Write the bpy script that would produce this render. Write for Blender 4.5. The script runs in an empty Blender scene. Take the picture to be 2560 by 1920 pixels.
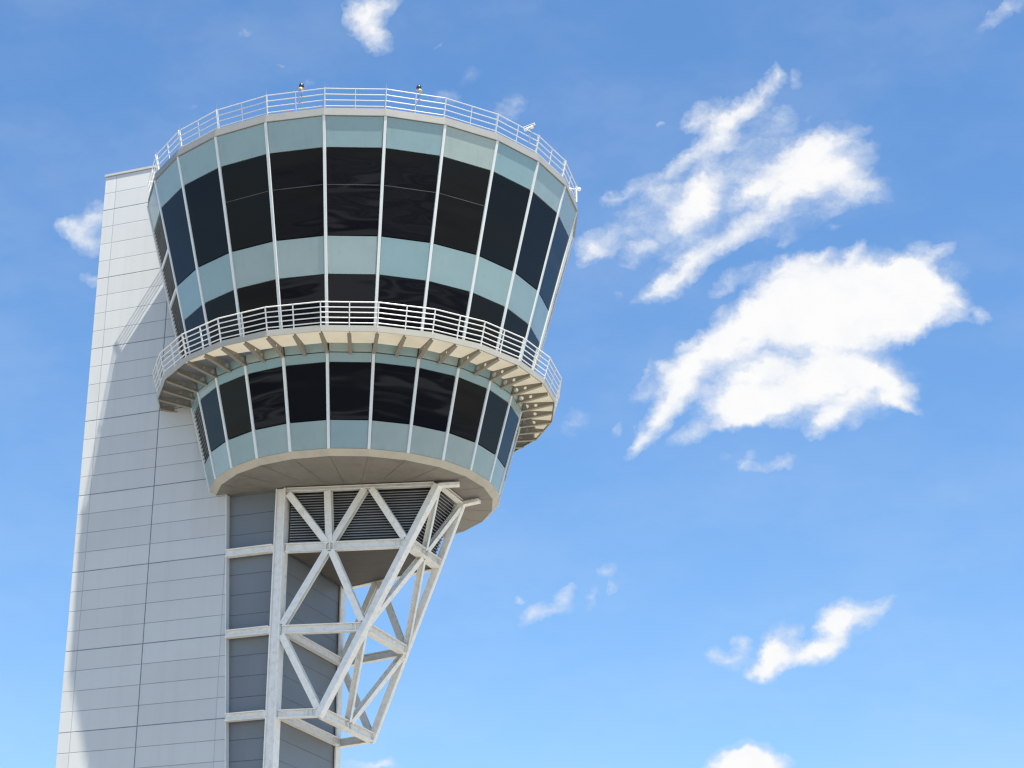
import bpy, math, random
from mathutils import Vector, Matrix

random.seed(7)
R = math.radians
scene = bpy.context.scene
col = scene.collection

# ------------------------------------------------------------------ camera
G0 = 22.0                       # height of the viewpoint above the airfield
cam_d = bpy.data.cameras.new('camera')
cam = bpy.data.objects.new('camera', cam_d)
col.objects.link(cam)
cam.location = (45.0625, -68.0826, G0)
cam.rotation_euler = (R(90 + 22.355), 0, R(20.8413))
cam_d.sensor_width = 36.0
cam_d.lens = 36.0 * 5097.38 / 2560.0
cam_d.clip_start = 0.5
cam_d.clip_end = 20000
scene.camera = cam

# ------------------------------------------------------------------ exposure, sky, sun
scene.view_settings.view_transform = 'Standard'
scene.view_settings.look = 'None'
scene.view_settings.gamma = 1.0
scene.view_settings.exposure = 1.0
SUN = Vector((1.25, -1.0, 3.85)).normalized()
SUN_EL = math.asin(SUN.z)
SUN_AZ = math.atan2(SUN.x, SUN.y)

sun_d = bpy.data.lights.new('sun', 'SUN')
sun_d.energy = 5.0
sun_d.angle = R(0.5)
sun_d.color = (1.0, 0.94, 0.82)
sun = bpy.data.objects.new('sun', sun_d)
sun.rotation_euler = SUN.to_track_quat('Z', 'Y').to_euler()
sun.location = (60, -60, 150)
col.objects.link(sun)

world = bpy.data.worlds.new('World')
scene.world = world
world.use_nodes = True
nt = world.node_tree
nt.nodes.clear()


class NB:
    """small node-building helper"""
    def __init__(self, tree):
        self.t = tree

    def n(self, kind, **kw):
        nd = self.t.nodes.new(kind)
        for k, v in kw.items():
            setattr(nd, k, v)
        return nd

    def put(self, sock, v):
        if isinstance(v, bpy.types.NodeSocket):
            self.t.links.new(v, sock)
        elif v is not None:
            sock.default_value = v

    def math(self, op, a, b=None, c=None, clamp=False):
        nd = self.n('ShaderNodeMath', operation=op, use_clamp=clamp)
        for i, v in enumerate((a, b, c)):
            if v is not None:
                self.put(nd.inputs[i], v)
        return nd.outputs[0]

    def vmath(self, op, a, b=None, scale=None):
        nd = self.n('ShaderNodeVectorMath', operation=op)
        self.put(nd.inputs[0], a)
        if b is not None:
            self.put(nd.inputs[1], b)
        if scale is not None:
            self.put(nd.inputs['Scale'], scale)
        return nd.outputs[0]

    def noise(self, vec, scale, detail=4, rough=0.55, color=False, dist=0.0, dim='3D'):
        nd = self.n('ShaderNodeTexNoise', noise_dimensions=dim)
        if vec is not None:
            self.put(nd.inputs['Vector'], vec)
        nd.inputs['Scale'].default_value = scale
        nd.inputs['Detail'].default_value = detail
        nd.inputs['Roughness'].default_value = rough
        nd.inputs['Distortion'].default_value = dist
        return nd.outputs[1 if color else 0]

    def ramp(self, fac, stops, interp='LINEAR'):
        nd = self.n('ShaderNodeValToRGB')
        nd.color_ramp.interpolation = interp
        el = nd.color_ramp.elements
        while len(el) < len(stops):
            el.new(0.5)
        for e, (p, c) in zip(el, stops):
            e.position = p
            e.color = c if len(c) == 4 else (*c, 1)
        self.put(nd.inputs[0], fac)
        return nd.outputs[0]

    def mix(self, fac, a, b, mode='MIX'):
        nd = self.n('ShaderNodeMix', data_type='RGBA', blend_type=mode)
        self.put(nd.inputs[0], fac)
        self.put(nd.inputs[6], a if isinstance(a, bpy.types.NodeSocket) or len(a) == 4 else (*a, 1))
        self.put(nd.inputs[7], b if isinstance(b, bpy.types.NodeSocket) or len(b) == 4 else (*b, 1))
        return nd.outputs[2]

    def smooth(self, v, lo, hi, to0=0.0, to1=1.0, kind='SMOOTHSTEP'):
        nd = self.n('ShaderNodeMapRange', interpolation_type=kind)
        self.put(nd.inputs[0], v)
        nd.inputs[1].default_value = lo
        nd.inputs[2].default_value = hi
        nd.inputs[3].default_value = to0
        nd.inputs[4].default_value = to1
        return nd.outputs[0]


b = NB(nt)
sky = b.n('ShaderNodeTexSky', sky_type='NISHITA')
sky.sun_disc = False
sky.sun_elevation = SUN_EL
sky.sun_rotation = SUN_AZ
sky.altitude = 0
sky.air_density = 1.0
sky.dust_density = 0.8
sky.ozone_density = 2.2
SKY_STRENGTH = 0.107
bg_sky = b.n('ShaderNodeBackground')
bg_sky.inputs[1].default_value = SKY_STRENGTH
sat = b.n('ShaderNodeHueSaturation')
sat.inputs['Saturation'].default_value = 1.22
nt.links.new(sky.outputs[0], sat.inputs['Color'])
nt.links.new(sat.outputs[0], bg_sky.inputs[0])

# fair-weather clouds, laid out by compass bearing and elevation (degrees)
# bearing*0.92, elevation, half length, half width, tilt, thickness
CLOUDS = [
 (-13.05, 27.98, 2.41, 1.06, 30, 0.58), (-10.75, 27.49, 1.9, 0.95, 25, 0.5), (-15.81, 26.68, 1.32, 0.66, 40, 0.42), (-14.17, 26.07, 1.41, 0.66, 40, 0.42), (-11.2, 30.65, 0.3, 0.17, 100, 0.67), (-10.76, 30.57, 0.3, 0.22, 60, 0.42),
 (-11.73, 30.19, 0.75, 0.27, 40, 0.76), (-12.44, 29.79, 0.55, 0.3, 30, 0.8), (-13.24, 29.69, 0.6, 0.43, 20, 0.84), (-13.88, 29.47, 0.4, 0.25, 20, 0.59), (-13.71, 29.86, 0.3, 0.18, 30, 0.42), (-13.11, 29.08, 0.85, 0.35, 40, 0.84),
 (-14.08, 28.53, 0.65, 0.23, 38, 0.67), (-14.67, 28.2, 0.4, 0.18, 40, 0.34), (-11.4, 29.53, 0.8, 0.4, 20, 0.25), (-10.36, 29.45, 0.3, 0.12, 30, 0.21), (-9.88, 28.86, 0.75, 0.35, 25, 0.63), (-10.68, 28.63, 0.85, 0.4, 30, 0.67),
 (-9.37, 28.82, 0.4, 0.25, 0, 0.42), (-8.93, 29.08, 0.3, 0.15, 0, 0.29), (-10.97, 28.05, 1.3, 0.5, 30, 0.9), (-9.94, 27.97, 1.25, 0.5, 20, 0.9), (-9.21, 27.51, 0.9, 0.4, -20, 0.63), (-9.49, 27.14, 0.75, 0.3, 20, 0.5),
 (-12.29, 27.64, 0.75, 0.35, 35, 0.59), (-11.81, 26.96, 0.9, 0.35, 35, 0.71), (-12.61, 26.45, 0.65, 0.3, 40, 0.63), (-13.59, 27.65, 0.65, 0.45, 70, 0.76), (-14.03, 27.17, 0.66, 0.5, 40, 0.71), (-14.45, 26.84, 0.56, 0.3, 30, 0.5),
 (-14.84, 27.61, 0.3, 0.45, 80, 0.42), (-15.26, 27.87, 0.45, 0.35, 40, 0.34), (-15.84, 27.69, 0.56, 0.2, 35, 0.5), (-16.37, 27.45, 0.35, 0.13, 40, 0.42), (-16.81, 26.25, 0.41, 0.56, 95, 0.71), (-17.02, 25.9, 0.46, 0.25, 30, 0.42),
 (-16.33, 26.59, 0.3, 0.2, 0, 0.34), (-15.57, 25.97, 0.56, 0.3, 40, 0.5), (-15.1, 26.26, 0.4, 0.2, 40, 0.38), (-13.14, 26.12, 0.66, 0.35, 40, 0.67), (-13.88, 25.7, 0.71, 0.35, 45, 0.76), (-14.51, 25.17, 0.76, 0.33, 45, 0.84),
 (-15.14, 24.89, 0.56, 0.23, 30, 0.63), (-16.11, 24.87, 0.3, 0.3, 60, 0.17), (-12.93, 25.05, 0.76, 0.23, 30, 0.42), (-12.15, 25.32, 0.5, 0.25, 30, 0.25), (-13.4, 24.82, 0.3, 0.15, 0, 0.25), (-9.95, 26.4, 0.2, 0.1, 0, 0.29),
 (-11.34, 26.17, 0.4, 0.2, 30, 0.21), (-14.81, 29.51, 0.11, 0.09, 0, 0.42), (-11.4, 22.27, 2.13, 1.12, 12, 0.95), (-9.85, 22.02, 1.7, 0.9, 0, 0.7), (-13.0, 22.09, 1.29, 0.8, 40, 0.6), (-7.52, 25.07, 1.37, 0.69, -10, 0.3),
 (-10.22, 24.39, 2.02, 1.06, 10, 1.6), (-8.63, 24.37, 1.59, 0.9, -10, 1.5), (-11.56, 24.31, 1.33, 0.85, 40, 1.4), (-9.48, 23.64, 1.38, 0.69, 0, 1.3), (-7.34, 24.15, 0.74, 0.58, -30, 1.0), (-8.07, 23.48, 0.58, 0.37, 30, 0.8),
 (-10.95, 25.55, 0.8, 0.27, 10, 0.6), (-9.44, 25.66, 0.37, 0.19, 50, 0.7), (-10.4, 25.68, 0.32, 0.13, 40, 0.4), (-8.04, 25.22, 0.84, 0.37, 20, 0.7), (-7.06, 25.55, 0.47, 0.16, 20, 0.4), (-7.54, 24.81, 0.63, 0.37, -30, 0.8),
 (-6.67, 24.04, 0.32, 0.32, 80, 0.5), (-6.14, 23.61, 0.31, 0.21, -50, 0.5), (-6.61, 23.55, 0.42, 0.13, -20, 0.3), (-12.93, 23.58, 0.91, 0.64, 50, 1.2), (-13.7, 23.19, 0.8, 0.48, 50, 1.0), (-14.31, 22.57, 0.81, 0.54, 55, 1.1),
 (-14.7, 21.88, 0.81, 0.43, 55, 1.0), (-15.14, 21.25, 0.75, 0.35, 50, 0.9), (-15.64, 20.62, 0.48, 0.19, 50, 0.8), (-13.33, 24.25, 0.37, 0.21, 30, 0.4), (-14.33, 23.37, 0.32, 0.16, 30, 0.5), (-14.94, 22.7, 0.48, 0.32, 60, 0.6),
 (-15.37, 22.71, 0.48, 0.1, 65, 0.4), (-15.49, 22.07, 0.48, 0.32, 30, 0.35), (-12.5, 21.53, 0.91, 0.43, 20, 1.0), (-12.78, 21.17, 0.7, 0.27, 10, 0.7), (-11.7, 21.65, 0.69, 0.43, 40, 0.8), (-13.28, 21.67, 0.59, 0.32, 30, 0.6),
 (-14.21, 20.85, 0.64, 0.27, 20, 0.5), (-12.18, 22.53, 0.96, 0.32, 20, 0.35), (-9.81, 22.55, 1.06, 0.37, -10, 0.8), (-8.9, 22.16, 0.79, 0.37, -20, 0.8), (-8.52, 21.76, 0.53, 0.37, -40, 0.9), (-8.34, 21.32, 0.42, 0.16, -20, 0.7),
 (-8.94, 21.58, 0.58, 0.21, -10, 0.6), (-10.16, 21.29, 0.9, 0.32, 40, 0.6), (-10.69, 21.0, 0.59, 0.27, 40, 0.55), (-9.76, 20.95, 0.32, 0.21, 40, 0.4), (-10.63, 22.07, 0.64, 0.32, 30, 0.5), (-10.87, 20.64, 0.37, 0.13, 0, 0.3),
 (-12.78, 19.99, 0.37, 0.19, 50, 0.45), (-12.31, 19.89, 0.59, 0.15, 10, 0.45), (-11.73, 20.05, 0.32, 0.21, 20, 0.5), (-13.39, 20.17, 0.32, 0.21, 0, 0.2), (-16.26, 21.06, 0.32, 0.11, 50, 0.25), (-12.38, 14.45, 0.54, 0.41, 50, 0.9),
 (-12.23, 14.98, 0.61, 0.34, 60, 0.9), (-11.6, 14.69, 0.88, 0.31, 10, 1.0), (-10.96, 14.73, 0.68, 0.3, 30, 0.9), (-10.79, 15.4, 0.54, 0.41, 60, 1.0), (-10.46, 15.65, 0.68, 0.37, 30, 0.9), (-9.87, 15.76, 0.74, 0.24, 20, 0.6),
 (-9.29, 15.93, 0.41, 0.17, 30, 0.45), (-9.7, 15.48, 0.61, 0.2, 30, 0.35), (-12.58, 14.25, 0.41, 0.24, 10, 0.6), (-11.7, 15.23, 0.27, 0.17, 60, 0.5), (-13.4, 14.62, 0.27, 0.48, 80, 0.75), (-13.06, 15.01, 0.24, 0.27, 60, 0.7),
 (-13.84, 14.9, 0.27, 0.27, 0, 0.25), (-18.65, 15.86, 0.41, 0.21, 40, 0.6), (-18.26, 15.89, 0.41, 0.14, 10, 0.55), (-17.79, 16.19, 0.41, 0.27, 60, 0.55), (-17.59, 16.6, 0.21, 0.14, 40, 0.3), (-17.03, 16.32, 0.34, 0.14, 60, 0.45),
 (-16.56, 17.0, 0.27, 0.21, 0, 0.5), (-16.4, 16.59, 0.27, 0.14, 60, 0.3), (-18.98, 16.23, 0.14, 0.11, 0, 0.6), (-13.13, 11.79, 0.81, 0.47, 0, 1.3), (-13.58, 11.74, 0.61, 0.3, 20, 1.0), (-12.51, 11.71, 0.54, 0.3, 0, 1.0),
 (-13.0, 12.06, 0.27, 0.2, 0, 0.8), (-22.87, 11.68, 0.81, 0.2, 0, 0.6), (-22.56, 11.81, 0.27, 0.17, 0, 0.4), (-23.55, 32.55, 0.71, 0.45, 40, 0.75), (-23.84, 32.66, 0.39, 0.39, 90, 0.5), (-23.0, 32.82, 0.58, 0.26, 20, 0.45),
 (-23.4, 32.11, 0.58, 0.39, 110, 0.7), (-23.1, 31.8, 0.39, 0.26, -30, 0.6), (-27.16, 31.83, 0.39, 0.23, 20, 0.35), (-26.07, 31.04, 0.13, 0.08, 0, 0.35), (-21.42, 31.81, 0.2, 0.07, 50, 0.2), (-20.42, 31.09, 0.59, 0.26, 50, 0.15),
 (-21.11, 30.37, 0.39, 0.2, 0, 0.4), (-19.23, 30.06, 0.52, 0.39, 30, 0.45), (-25.22, 30.54, 0.33, 0.2, 0, 0.2), (-28.46, 29.67, 0.26, 0.19, 50, 0.15), (-32.24, 27.89, 0.51, 0.26, 30, 0.12), (-31.18, 26.33, 0.77, 0.39, 30, 0.5),
 (-30.93, 26.48, 0.39, 0.39, 60, 0.45), (-31.69, 26.21, 0.39, 0.26, 0, 0.35), (-31.12, 25.68, 0.39, 0.45, 100, 0.5), (-31.4, 25.92, 0.52, 0.26, -30, 0.4), (-30.84, 24.68, 0.19, 0.39, 90, 0.5), (-17.45, 21.3, 0.4, 0.4, 0, 0.35),
 (-4.74, 31.73, 0.95, 0.24, 30, 0.45)]
tc = b.n('ShaderNodeTexCoord')
sep = b.n('ShaderNodeSeparateXYZ')
nt.links.new(tc.outputs['Generated'], sep.inputs[0])
az = b.math('MULTIPLY', b.math('ARCTAN2', sep.outputs[0], sep.outputs[1]), 57.29578 * 0.92)
el = b.math('MULTIPLY', b.math('ARCSINE', sep.outputs[2]), 57.29578)
cx = b.n('ShaderNodeCombineXYZ')
nt.links.new(az, cx.inputs[0])
nt.links.new(el, cx.inputs[1])
P = cx.outputs[0]
# turbulence that pulls the edges about
w1 = b.vmath('SUBTRACT', b.noise(P, 0.8, 3, 0.5, True), (0.5, 0.5, 0.5))
w2 = b.vmath('SUBTRACT', b.noise(P, 3.0, 6, 0.6, True), (0.5, 0.5, 0.5))
Pw = b.vmath('ADD', b.vmath('ADD', P, b.vmath('SCALE', w1, scale=0.55)), b.vmath('SCALE', w2, scale=0.42))
tot = None
for (u, v, hl, hw, an, s) in CLOUDS:
    mp = b.n('ShaderNodeMapping', vector_type='TEXTURE')
    mp.inputs[1].default_value = (u, v, 0)
    mp.inputs[2].default_value = (0, 0, R(an))
    mp.inputs[3].default_value = (hl * 1.35, hw * 1.4, 1)
    nt.links.new(Pw, mp.inputs[0])
    gr = b.n('ShaderNodeTexGradient', gradient_type='SPHERICAL')
    nt.links.new(mp.outputs[0], gr.inputs[0])
    tot = b.math('MULTIPLY', gr.outputs[1], s) if tot is None else b.math('MULTIPLY_ADD', gr.outputs[1], s, tot)
st = b.n('ShaderNodeMapping', vector_type='POINT')
st.inputs[2].default_value = (0, 0, R(-38))
st.inputs[3].default_value = (0.6, 1.3, 1)
nt.links.new(Pw, st.inputs[0])
fbm = b.noise(st.outputs[0], 1.9, 7, 0.6)
fine = b.noise(P, 6.0, 6, 0.62)
e0 = b.math('MINIMUM', tot, 1.8)
dens = b.math('ADD', b.math('MULTIPLY', e0, 1.02), b.math('MULTIPLY', b.math('SUBTRACT', fbm, 0.50), 1.15))
dens = b.math('ADD', dens, b.math('MULTIPLY', b.math('SUBTRACT', fine, 0.5), 0.22))
gate = b.smooth(tot, 0.0, 0.22)
alpha = b.math('MULTIPLY', b.smooth(dens, -0.24, 1.34), gate)
# a thin uneven veil of high haze
veil = b.math('MULTIPLY', b.smooth(b.noise(st.outputs[0], 0.22, 5, 0.6), 0.36, 0.72), 0.11)
alpha = b.math('MAXIMUM', alpha, veil)
shade = b.math('MULTIPLY', b.smooth(b.noise(Pw, 0.9, 5, 0.6), 0.40, 0.70), 0.5)
ccol = b.mix(b.smooth(dens, 0.2, 1.2), (0.74, 0.81, 0.91), (1.0, 1.0, 1.0))
ccol = b.mix(shade, ccol, (0.90, 0.925, 0.965))
bg_c = b.n('ShaderNodeBackground')
nt.links.new(ccol, bg_c.inputs[0])
bg_c.inputs[1].default_value = 0.49
ms = b.n('ShaderNodeMixShader')
nt.links.new(alpha, ms.inputs[0])
nt.links.new(bg_sky.outputs[0], ms.inputs[1])
nt.links.new(bg_c.outputs[0], ms.inputs[2])
wo = b.n('ShaderNodeOutputWorld')
nt.links.new(ms.outputs[0], wo.inputs[0])
world.cycles.sampling_method = 'MANUAL'
world.cycles.sample_map_resolution = 1024

scene.cycles.use_denoising = True
scene.cycles.max_bounces = 6
scene.cycles.diffuse_bounces = 3
scene.cycles.glossy_bounces = 3
scene.cycles.filter_width = 1.3


# ------------------------------------------------------------------ materials
def new_mat(name):
    m = bpy.data.materials.new(name)
    m.use_nodes = True
    t = m.node_tree
    bs = t.nodes['Principled BSDF']
    return m, NB(t), bs


def obj_xyz(k):
    t = k.n('ShaderNodeTexCoord')
    s = k.n('ShaderNodeSeparateXYZ')
    k.t.links.new(t.outputs['Object'], s.inputs[0])
    return t.outputs['Object'], s.outputs


PITCH = 0.825                    # height of one cladding panel
Z_SEAM = 40.953 + G0             # a heavy seam; every fourth is heavy


def line_mask(k, coord, period, phase, half):
    """1 on a joint line, 0 elsewhere"""
    q = k.math('DIVIDE', k.math('SUBTRACT', coord, phase), period)
    fr = k.math('ABSOLUTE', k.math('SUBTRACT', k.math('FRACT', k.math('ADD', q, 0.5)), 0.5))
    return k.smooth(fr, half / period * 0.55, half / period * 1.25, 1.0, 0.0), q


def cladding(name, base, dirt, verticals, line_col, rough=0.45, streak=0.16, stain=None):
    m, k, bs = new_mat(name)
    vec, xyz = obj_xyz(k)
    thin, q = line_mask(k, xyz[2], PITCH, Z_SEAM, 0.016)
    heavy, _ = line_mask(k, xyz[2], PITCH * 4, Z_SEAM, 0.022)
    lines = k.math('MAXIMUM', k.math('MULTIPLY', thin, 0.60), k.math('MULTIPLY', heavy, 0.85))
    # joints darker in some places than in others
    lines = k.math('MULTIPLY', lines, k.smooth(k.noise(vec, 1.3, 4, 0.6), 0.3, 0.65, 0.80, 1.0))
    xcell = None
    for (x, wgt) in verticals:
        d = k.math('ABSOLUTE', k.math('SUBTRACT', xyz[0], x))
        vl = k.math('MULTIPLY', k.smooth(d, 0.010, 0.028, 1.0, 0.0), wgt)
        lines = k.math('MAXIMUM', lines, vl)
        g = k.math('GREATER_THAN', xyz[0], x)
        xcell = g if xcell is None else k.math('ADD', xcell, g)
    # every panel its own slight tone
    wn = k.n('ShaderNodeTexWhiteNoise', noise_dimensions='2D')
    cc = k.n('ShaderNodeCombineXYZ')
    k.put(cc.inputs[0], k.math('FLOOR', q))
    k.put(cc.inputs[1], xcell if xcell is not None else 0.0)
    k.t.links.new(cc.outputs[0], wn.inputs[0])
    tone = k.smooth(wn.outputs[0], 0, 1, -0.035, 0.035, 'LINEAR')
    # rain streaks and grime
    mp = k.n('ShaderNodeMapping')
    mp.inputs[3].default_value = (1.6, 1.6, 0.05)
    k.t.links.new(vec, mp.inputs[0])
    stv = k.smooth(k.noise(mp.outputs[0], 1.0, 6, 0.6), 0.42, 0.8)
    blot = k.smooth(k.noise(vec, 0.35, 5, 0.6), 0.35, 0.75)
    dirtf = k.math('ADD', k.math('MULTIPLY', stv, streak), k.math('MULTIPLY', blot, 0.07))
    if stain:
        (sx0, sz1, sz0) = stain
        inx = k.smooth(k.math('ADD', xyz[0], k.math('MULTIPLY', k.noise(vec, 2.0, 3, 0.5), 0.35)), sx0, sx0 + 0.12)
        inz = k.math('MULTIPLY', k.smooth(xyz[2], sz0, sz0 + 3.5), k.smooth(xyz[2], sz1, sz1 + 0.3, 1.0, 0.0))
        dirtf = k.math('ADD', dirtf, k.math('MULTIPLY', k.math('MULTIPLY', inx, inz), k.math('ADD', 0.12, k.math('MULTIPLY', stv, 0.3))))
    c = k.mix(dirtf, base, dirt)
    hv = k.n('ShaderNodeHueSaturation')
    k.t.links.new(c, hv.inputs['Color'])
    k.put(hv.inputs['Value'], k.math('ADD', 1.0, tone))
    c = k.mix(lines, hv.outputs[0], line_col)
    k.t.links.new(c, bs.inputs['Base Color'])
    bs.inputs['Roughness'].default_value = rough
    bs.inputs['Specular IOR Level'].default_value = 0.35
    bp = k.n('ShaderNodeBump')
    bp.inputs['Strength'].default_value = 0.6
    bp.inputs['Distance'].default_value = 0.02
    hgt = k.math('SUBTRACT', k.math('MULTIPLY', k.noise(vec, 0.9, 2, 0.5), 0.15), lines)
    k.t.links.new(hgt, bp.inputs['Height'])
    k.t.links.new(bp.outputs[0], bs.inputs['Normal'])
    return m


M = {}
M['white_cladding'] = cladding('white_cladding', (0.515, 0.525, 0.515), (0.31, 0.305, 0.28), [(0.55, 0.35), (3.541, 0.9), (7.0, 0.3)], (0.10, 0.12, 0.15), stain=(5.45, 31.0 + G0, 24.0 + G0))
M['grey_cladding'] = cladding('grey_cladding', (0.165, 0.182, 0.20), (0.13, 0.13, 0.13), [(8.2, 0.0)], (0.025, 0.028, 0.034), 0.4, 0.25)


def painted(name, base, dirt, dirt_amt=0.35, rust=0.0, rough=0.45, scale=1.6, metal=0.0):
    m, k, bs = new_mat(name)
    vec, xyz = obj_xyz(k)
    n1 = k.smooth(k.noise(vec, scale, 7, 0.62), 0.42, 0.78)
    c = k.mix(k.math('MULTIPLY', n1, dirt_amt), base, dirt)
    if rust:
        n2 = k.smooth(k.noise(vec, 0.9, 8, 0.7, dist=0.6), 0.60, 0.74)
        c = k.mix(k.math('MULTIPLY', n2, rust), c, (0.30, 0.16, 0.07))
    k.t.links.new(c, bs.inputs['Base Color'])
    bs.inputs['Roughness'].default_value = rough
    bs.inputs['Metallic'].default_value = metal
    bp = k.n('ShaderNodeBump')
    bp.inputs['Strength'].default_value = 0.15
    bp.inputs['Distance'].default_value = 0.01
    k.t.links.new(k.noise(vec, 9, 4, 0.6), bp.inputs['Height'])
    k.t.links.new(bp.outputs[0], bs.inputs['Normal'])
    return m


M['steel'] = painted('white_steel_paint', (0.78, 0.765, 0.715), (0.43, 0.40, 0.335), 0.42, 0.5, 0.45, 4.5)
M['rail'] = painted('rail_paint', (0.56, 0.57, 0.57), (0.5, 0.47, 0.42), 0.2, 0.0, 0.35)
M['white_rail'] = painted('white_rail_paint', (0.74, 0.74, 0.715), (0.5, 0.47, 0.42), 0.2, 0.0, 0.35)
M['mullion'] = painted('mullion_aluminium', (0.66, 0.685, 0.665), (0.45, 0.45, 0.42), 0.25, 0.0, 0.35)
M['fascia'] = painted('fascia_metal', (0.265, 0.265, 0.248), (0.19, 0.18, 0.155), 0.35, 0.0, 0.4)
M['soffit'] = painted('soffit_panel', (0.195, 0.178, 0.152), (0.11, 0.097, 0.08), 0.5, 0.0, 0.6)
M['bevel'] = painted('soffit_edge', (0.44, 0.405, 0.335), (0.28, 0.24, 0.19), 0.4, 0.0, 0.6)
M['deck'] = painted('balcony_metal', (0.38, 0.37, 0.325), (0.36, 0.31, 0.23), 0.45, 0.1, 0.5)
m, k, bs = new_mat('grp_deck_sheet')     # light passes down through the pale deck sheet
vec, xyz = obj_xyz(k)
c = k.mix(k.math('MULTIPLY', k.smooth(k.noise(vec, 0.8, 6, 0.6), 0.4, 0.75), 0.35), (0.40, 0.37, 0.295), (0.25, 0.22, 0.165))
k.t.links.new(k.mix(1.0, c, (0.50, 0.50, 0.50), 'MULTIPLY'), bs.inputs['Base Color'])
bs.inputs['Roughness'].default_value = 0.7
tr = k.n('ShaderNodeBsdfTranslucent')
k.t.links.new(c, tr.inputs[0])
mx = k.n('ShaderNodeMixShader')
mx.inputs[0].default_value = 0.45
k.t.links.new(bs.outputs[0], mx.inputs[1])
k.t.links.new(tr.outputs[0], mx.inputs[2])
k.t.links.new(mx.outputs[0], k.t.nodes['Material Output'].inputs[0])
M['deck_sheet'] = m
M['bracket'] = painted('bracket_steel', (0.25, 0.23, 0.19), (0.25, 0.20, 0.14), 0.5, 0.3, 0.5)
M['dark_floor'] = painted('plant_floor', (0.085, 0.074, 0.064), (0.05, 0.044, 0.038), 0.6, 0.0, 0.7)
M['louver'] = painted('louver_blade', (0.40, 0.41, 0.41), (0.12, 0.11, 0.10), 0.4, 0.0, 0.45)
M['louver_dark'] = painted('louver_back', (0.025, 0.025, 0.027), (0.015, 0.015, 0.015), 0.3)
M['rusty'] = painted('weathered_edge', (0.11, 0.09, 0.07), (0.33, 0.23, 0.14), 0.9, 0.7, 0.7, 2.2)
M['coping'] = painted('coping_metal', (0.42, 0.42, 0.41), (0.25, 0.24, 0.22), 0.3)
M['dark_bar'] = painted('pane_bar', (0.075, 0.07, 0.068), (0.02, 0.02, 0.02), 0.8, 0.0, 0.5, 2.0)
M['roof'] = painted('roof_membrane', (0.45, 0.45, 0.44), (0.3, 0.3, 0.29), 0.4, 0.0, 0.8)
M['core'] = painted('cab_core', (0.02, 0.022, 0.025), (0.012, 0.012, 0.012), 0.3)
M['camera_white'] = painted('camera_housing', (0.74, 0.76, 0.76), (0.5, 0.5, 0.48), 0.2)
M['camera_dark'] = painted('camera_hood', (0.02, 0.025, 0.03), (0.05, 0.05, 0.05), 0.3, 0.0, 0.3)
M['camera_tan'] = painted('camera_body', (0.42, 0.38, 0.28), (0.25, 0.22, 0.16), 0.4)
M['arm_grey'] = painted('arm_metal', (0.22, 0.24, 0.28), (0.12, 0.12, 0.12), 0.3)
M['lamp_white'] = painted('lamp_globe', (0.8, 0.8, 0.8), (0.7, 0.7, 0.7), 0.1, 0.0, 0.25)

# dark tinted glazing: black behind the pane, mirror-like, slightly wavy, each pane set at its own hair's breadth of tilt
m, k, bs = new_mat('tinted_glass')
vec, xyz = obj_xyz(k)
oi = k.n('ShaderNodeObjectInfo')
bs.inputs['Base Color'].default_value = (0.004, 0.005, 0.008, 1)
bs.inputs['Roughness'].default_value = 0.03
bs.inputs['IOR'].default_value = 1.22
sh = k.n('ShaderNodeVectorMath', operation='MULTIPLY_ADD')
k.t.links.new(oi.outputs['Random'], sh.inputs[0])
sh.inputs[1].default_value = (37.0, 61.0, 23.0)
k.t.links.new(vec, sh.inputs[2])
bp = k.n('ShaderNodeBump')
bp.inputs['Strength'].default_value = 0.5
bp.inputs['Distance'].default_value = 0.06
wv = k.n('ShaderNodeMapping')
wv.inputs[3].default_value = (0.32, 0.32, 1.25)
k.t.links.new(sh.outputs[0], wv.inputs[0])
k.t.links.new(k.noise(wv.outputs[0], 0.5, 2, 0.4), bp.inputs['Height'])
k.t.links.new(bp.outputs[0], bs.inputs['Normal'])
M['glass'] = m

# back-painted blue-green glass
m, k, bs = new_mat('spandrel_glass')
vec, xyz = obj_xyz(k)
oi = k.n('ShaderNodeObjectInfo')
c = k.ramp(oi.outputs['Random'], [(0.0, (0.21, 0.325, 0.35)), (0.45, (0.25, 0.35, 0.365)), (0.75, (0.285, 0.37, 0.365)), (1.0, (0.315, 0.38, 0.36))])  # per-panel tint imitates hue shifts from reflections
n1 = k.smooth(k.noise(vec, 0.6, 4, 0.55), 0.35, 0.75)
mp = k.n('ShaderNodeMapping')
mp.inputs[3].default_value = (3.0, 3.0, 0.35)
k.t.links.new(vec, mp.inputs[0])
n2 = k.smooth(k.noise(mp.outputs[0], 1.3, 6, 0.6), 0.48, 0.8)
c = k.mix(k.math('ADD', k.math('MULTIPLY', n1, 0.20), k.math('MULTIPLY', n2, 0.22)), c, (0.15, 0.22, 0.235))
k.t.links.new(c, bs.inputs['Base Color'])
bs.inputs['Roughness'].default_value = 0.12
bs.inputs['IOR'].default_value = 1.45
bp = k.n('ShaderNodeBump')
bp.inputs['Strength'].default_value = 0.3
bp.inputs['Distance'].default_value = 0.03
k.t.links.new(k.noise(vec, 0.7, 2, 0.4), bp.inputs['Height'])
k.t.links.new(bp.outputs[0], bs.inputs['Normal'])
M['spandrel'] = m

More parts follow.
